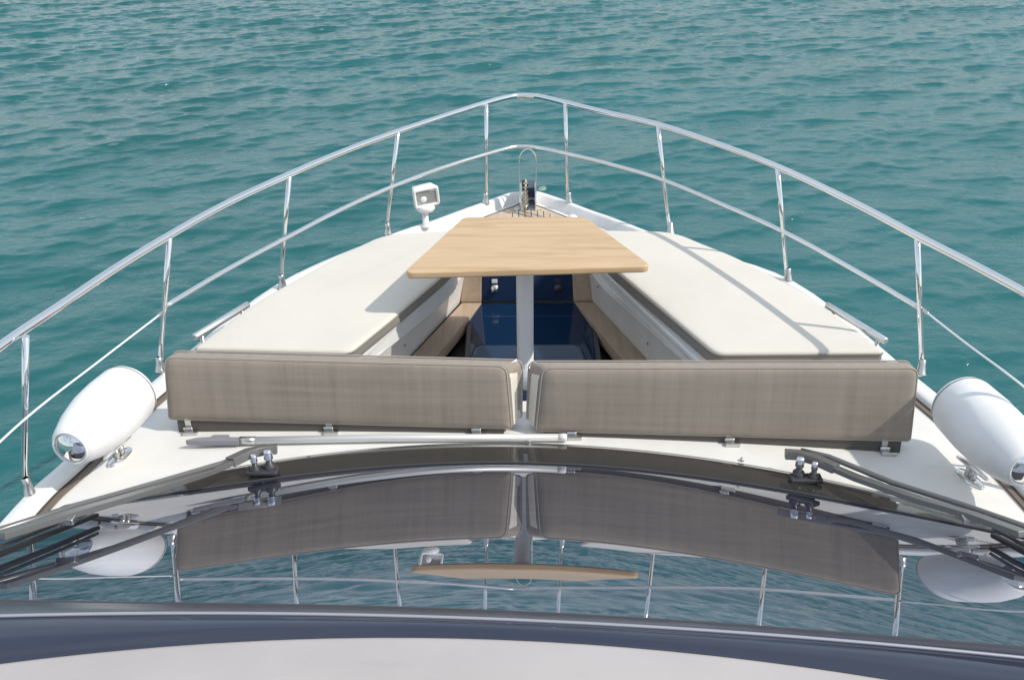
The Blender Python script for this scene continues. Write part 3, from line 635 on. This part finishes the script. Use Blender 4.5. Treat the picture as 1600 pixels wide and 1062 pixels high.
backrest('taupe backrest on the port side, with the boat hook lying behind it', (-1.538, 3.574), (-.096, 3.482), .014, (.292, .288), .018, .022, 'B', (.075, .68, 1.30))
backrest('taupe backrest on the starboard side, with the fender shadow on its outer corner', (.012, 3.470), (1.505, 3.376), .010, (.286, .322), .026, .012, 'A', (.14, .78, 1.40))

# ------------------------------------------------------------ table
tb = thing('table', 'pale teak trapezoid table on a silver pedestal leg in the footwell', 'table', (-.032, 4.62, -.40))
tp = roundpoly([(-.605, 4.305), (.572, 4.362), (.296, 5.045), (-.358, 5.060)], [.055, .055, .04, .04], 8)
MB().prism(tp, .330, .366).build('tabletop', M_table, tb, bevel=.009, seg=3)
lg = MB(); lg.lathe([(.0, .332), (.10, .332), (.10, .322), (.046, .316), (.0435, .30), (.0435, -.28), (.05, -.285), (.05, -.30)], (-.032, 4.62, 0), (0, 0, 1), 32); lg.build('leg', M_leg, tb)
fl = MB(); fl.lathe([(.05, -.29), (.062, -.30), (.11, -.385), (.115, -.405), (.0, -.405)], (-.032, 4.62, 0), (0, 0, 1), 32); fl.build('foot', M_alu, tb)

# ------------------------------------------------------------ fenders
def fender(label, near, far, holder):
    near, far = Vector(near), Vector(far); A = (far-near).normalized(); Ln = (far-near).length
    e = thing('fender', label, 'fender', tuple((near+far)/2-Vector((0, 0, .12))), 'white fenders on the bulwarks')
    q = Ln
    MB().lathe([(.069, 0), (.074, .002), (.084, .018), (.110, .10), (.127, .20), (.131, .30), (.127, q-.01), (.1245, q)], near, A, 44).build('body', M_fend, e)
    MB().lathe([(.123, q-.002), (.1215, q+.0035), (.124, q+.005), (.1225, q+.014), (.112, q+.028), (.08, q+.040), (.04, q+.045), (.0, q+.046)], near, A, 44).build('top_cap', M_fend, e)
    MB().lathe([(.126, q-.0015), (.1258, q+.004), (.122, q+.004)], near, A, 44).build('seam', M_greyp, e)
    MB().lathe([(.0705, .004), (.071, -.003), (.068, -.005), (.0635, -.003), (.0635, .004)], near, A, 36).build('end_ring', M_fend, e)
    MB().lathe([(.0, -.026), (.02, -.0235), (.04, -.0155), (.055, -.005), (.0635, .004)], near, A, 32).build('end_plate', M_chrome, e)
    mid_ = near.lerp(far, .55); z = deckz(mid_.x, mid_.y)
    for t in (.5, .78):
        p = near.lerp(far, t); s = 1 if p.x > 0 else -1
        MB().tube([(p.x+s*.075, p.y+.02, -.038), (p.x+s*.06, p.y, .0), (p.x+s*.02, p.y, p.z-.118)], .007, 8).build('holder', M_chrome, e)
fender('white barrel fender on the port bulwark, fully sunlit', (-1.743, 3.128, .165), (-1.672, 3.532, .165), -1)
fender('white barrel fender on the starboard bulwark, shaded on its inboard side', (1.742, 2.945, .17), (1.686, 3.385, .17), 1)

# ------------------------------------------------------------ boat hook
bh = thing('boat_hook', 'silver telescopic boat hook with grey hook end lying behind the port backrest', 'boat hook', (-.65, 3.43, 0))
def hk(x): return Vector((x, lerp(3.457, 3.430, (x+1.43)/1.565), max(deckz(x, 3.43), -.035)+.021))
MB().tube([hk(-1.15), hk(-.62), hk(.108)], .0155, 14).build('pole', M_pole, bh)
MB().tube([hk(.10), hk(.128), hk(.134)], [.0168, .0168, .013], 14).build('end_cap', M_whitep, bh)
MB().tube([hk(-1.21), hk(-1.145)], .0168, 14).build('ferrule', M_steel, bh)
b = MB(); z = hk(-1.3).z; pol = [(-1.21, 3.434), (-1.21, 3.462), (-1.255, 3.464), (-1.26, 3.482), (-1.325, 3.482), (-1.335, 3.466), (-1.39, 3.460), (-1.425, 3.444), (-1.43, 3.438), (-1.36, 3.434)]
b.prism(pol, z-.012, z+.012); b.build('hook', M_greyp, bh, bevel=.005)

# ------------------------------------------------------------ wipers
def off(x, u, h): # point h above the glass
    d = 1e-3; p = gp(x, u); n = (gp(x+d, u)-p).cross(gp(x, u+d)-p); n = n if n.z > 0 else -n; return p+n.normalized()*h
def wiper(label, side, ARM, ROD, BL, piv):
    e = thing('windscreen_wiper', label, 'wiper', piv, 'wipers at the foot of the windscreen')
    piv = Vector(piv)
    # flat channel arm
    def bar(pts, w, h, name, mt, par):
        rows = []; pts = [Vector(p) for p in pts]
        for i, p in enumerate(pts):
            t = (pts[min(i+1, len(pts)-1)]-pts[max(0, i-1)]).normalized(); n = Vector((0, .35, .94)); n = (n-t*n.dot(t)).normalized(); q = t.cross(n)
            rows.append([p+q*w/2+n*-h/2, p+q*w/2+n*h/2, p-q*w/2+n*h/2, p-q*w/2-n*h/2])
        b = MB(); b.grid(rows, False, close=True); b.add(rows[0], [(0, 1, 2, 3)], False); b.add(rows[-1], [(0, 1, 2, 3)], False); return b.build(name, mt, par, bevel=.0025)
    arm = bar(ARM, .040, .020, 'arm', M_wip, e)
    bar([Vector(ARM[0])+Vector((side*-.045, .012, .004)), Vector(ARM[0])+Vector((0, .004, .006)), Vector(ARM[1])+Vector((0, 0, .004)), Vector(ARM[1]).lerp(Vector(ARM[2]), .5)+Vector((0, 0, .002))], .046, .034, 'arm_head', M_wip, e)
    MB().tube(ROD, .0105, 8).build('parallel_rod', M_wip, e)
    bl = bar(BL, .022, .014, 'blade', M_black, e)
    bar([Vector(p)+Vector((0, .012, .016)) for p in BL], .007, .012, 'blade_spine', M_dark, bl); bar([Vector(p)+Vector((0, -.014, .010)) for p in BL], .006, .010, 'blade_flap', M_black, bl)
    b = MB(); b.tube([piv+Vector((0, 0, -.03)), piv+Vector((0, 0, .01)), piv+Vector((0, 0, .014)), piv+Vector((0, 0, .05))], [.022, .022, .012, .012], 14); b.build('pivot_post', M_dark, e)
    MB().lathe([(.0, .026), (.012, .026), (.0165, .018), (.018, 0), (.018, -.012)], piv+Vector((0, 0, .05)), (0, 0, 1), 14).build('pivot_nut', M_chrome, e)
    p2 = piv+Vector((-side*-.052, -.016, 0)); b = MB(); b.tube([p2+Vector((0, 0, -.03)), p2+Vector((0, 0, .008)), p2+Vector((0, 0, .012)), p2+Vector((0, 0, .045))], [.018, .018, .010, .010], 14); b.build('pivot_post', M_dark, e)
    MB().lathe([(.0, .02), (.009, .02), (.013, .012), (.014, 0), (.014, -.01)], p2+Vector((0, 0, .045)), (0, 0, 1), 12).build('pivot_nut', M_chrome, e)
    MB().box((piv+p2)/2+Vector((0, -.004, -.012)), (.12, .05, .02)).build('pivot_plate', M_dark, e, bevel=.006)
    for i in (2, ):
        a = Vector(ARM[-2]); MB().box(a+Vector((0, 0, -.014)), (.06, .03, .022)).build('arm_joint', M_steel, e, bevel=.004)
ARM = [(-1.045, 3.235, .075), (-1.10, 3.20, .085), (-1.196, 3.044, .115), (-1.325, 2.631, .297), (-1.41, 2.389, .406), (-1.478, 2.175, .501)]
wiper('steel windscreen wiper on the port side, arm reaching out to the left', -1, ARM, [(-1.05, 3.262, .082), (-1.173, 3.12, .10), (-1.30, 2.80, .235), (-1.436, 2.48, .37), (-1.537, 2.20, .485)], [(-1.448, 2.641, .221), (-1.466, 2.397, .339), (-1.485, 2.164, .448), (-1.492, 1.953, .548)], (-1.022, 3.19, .035))
ARM = [(1.000, 3.185, .070), (1.06, 3.15, .075), (1.175, 3.02, .085), (1.304, 2.80, .150), (1.39, 2.587, .241), (1.441, 2.381, .328)]
wiper('steel windscreen wiper on the starboard side, arm reaching out to the right', 1, ARM, [(1.02, 3.215, .078), (1.11, 3.16, .085), (1.272, 2.95, .115), (1.409, 2.701, .20), (1.499, 2.44, .30)], [(1.456, 2.558, .185), (1.438, 2.388, .271), (1.431, 2.212, .353)], (.992, 3.12, .035))
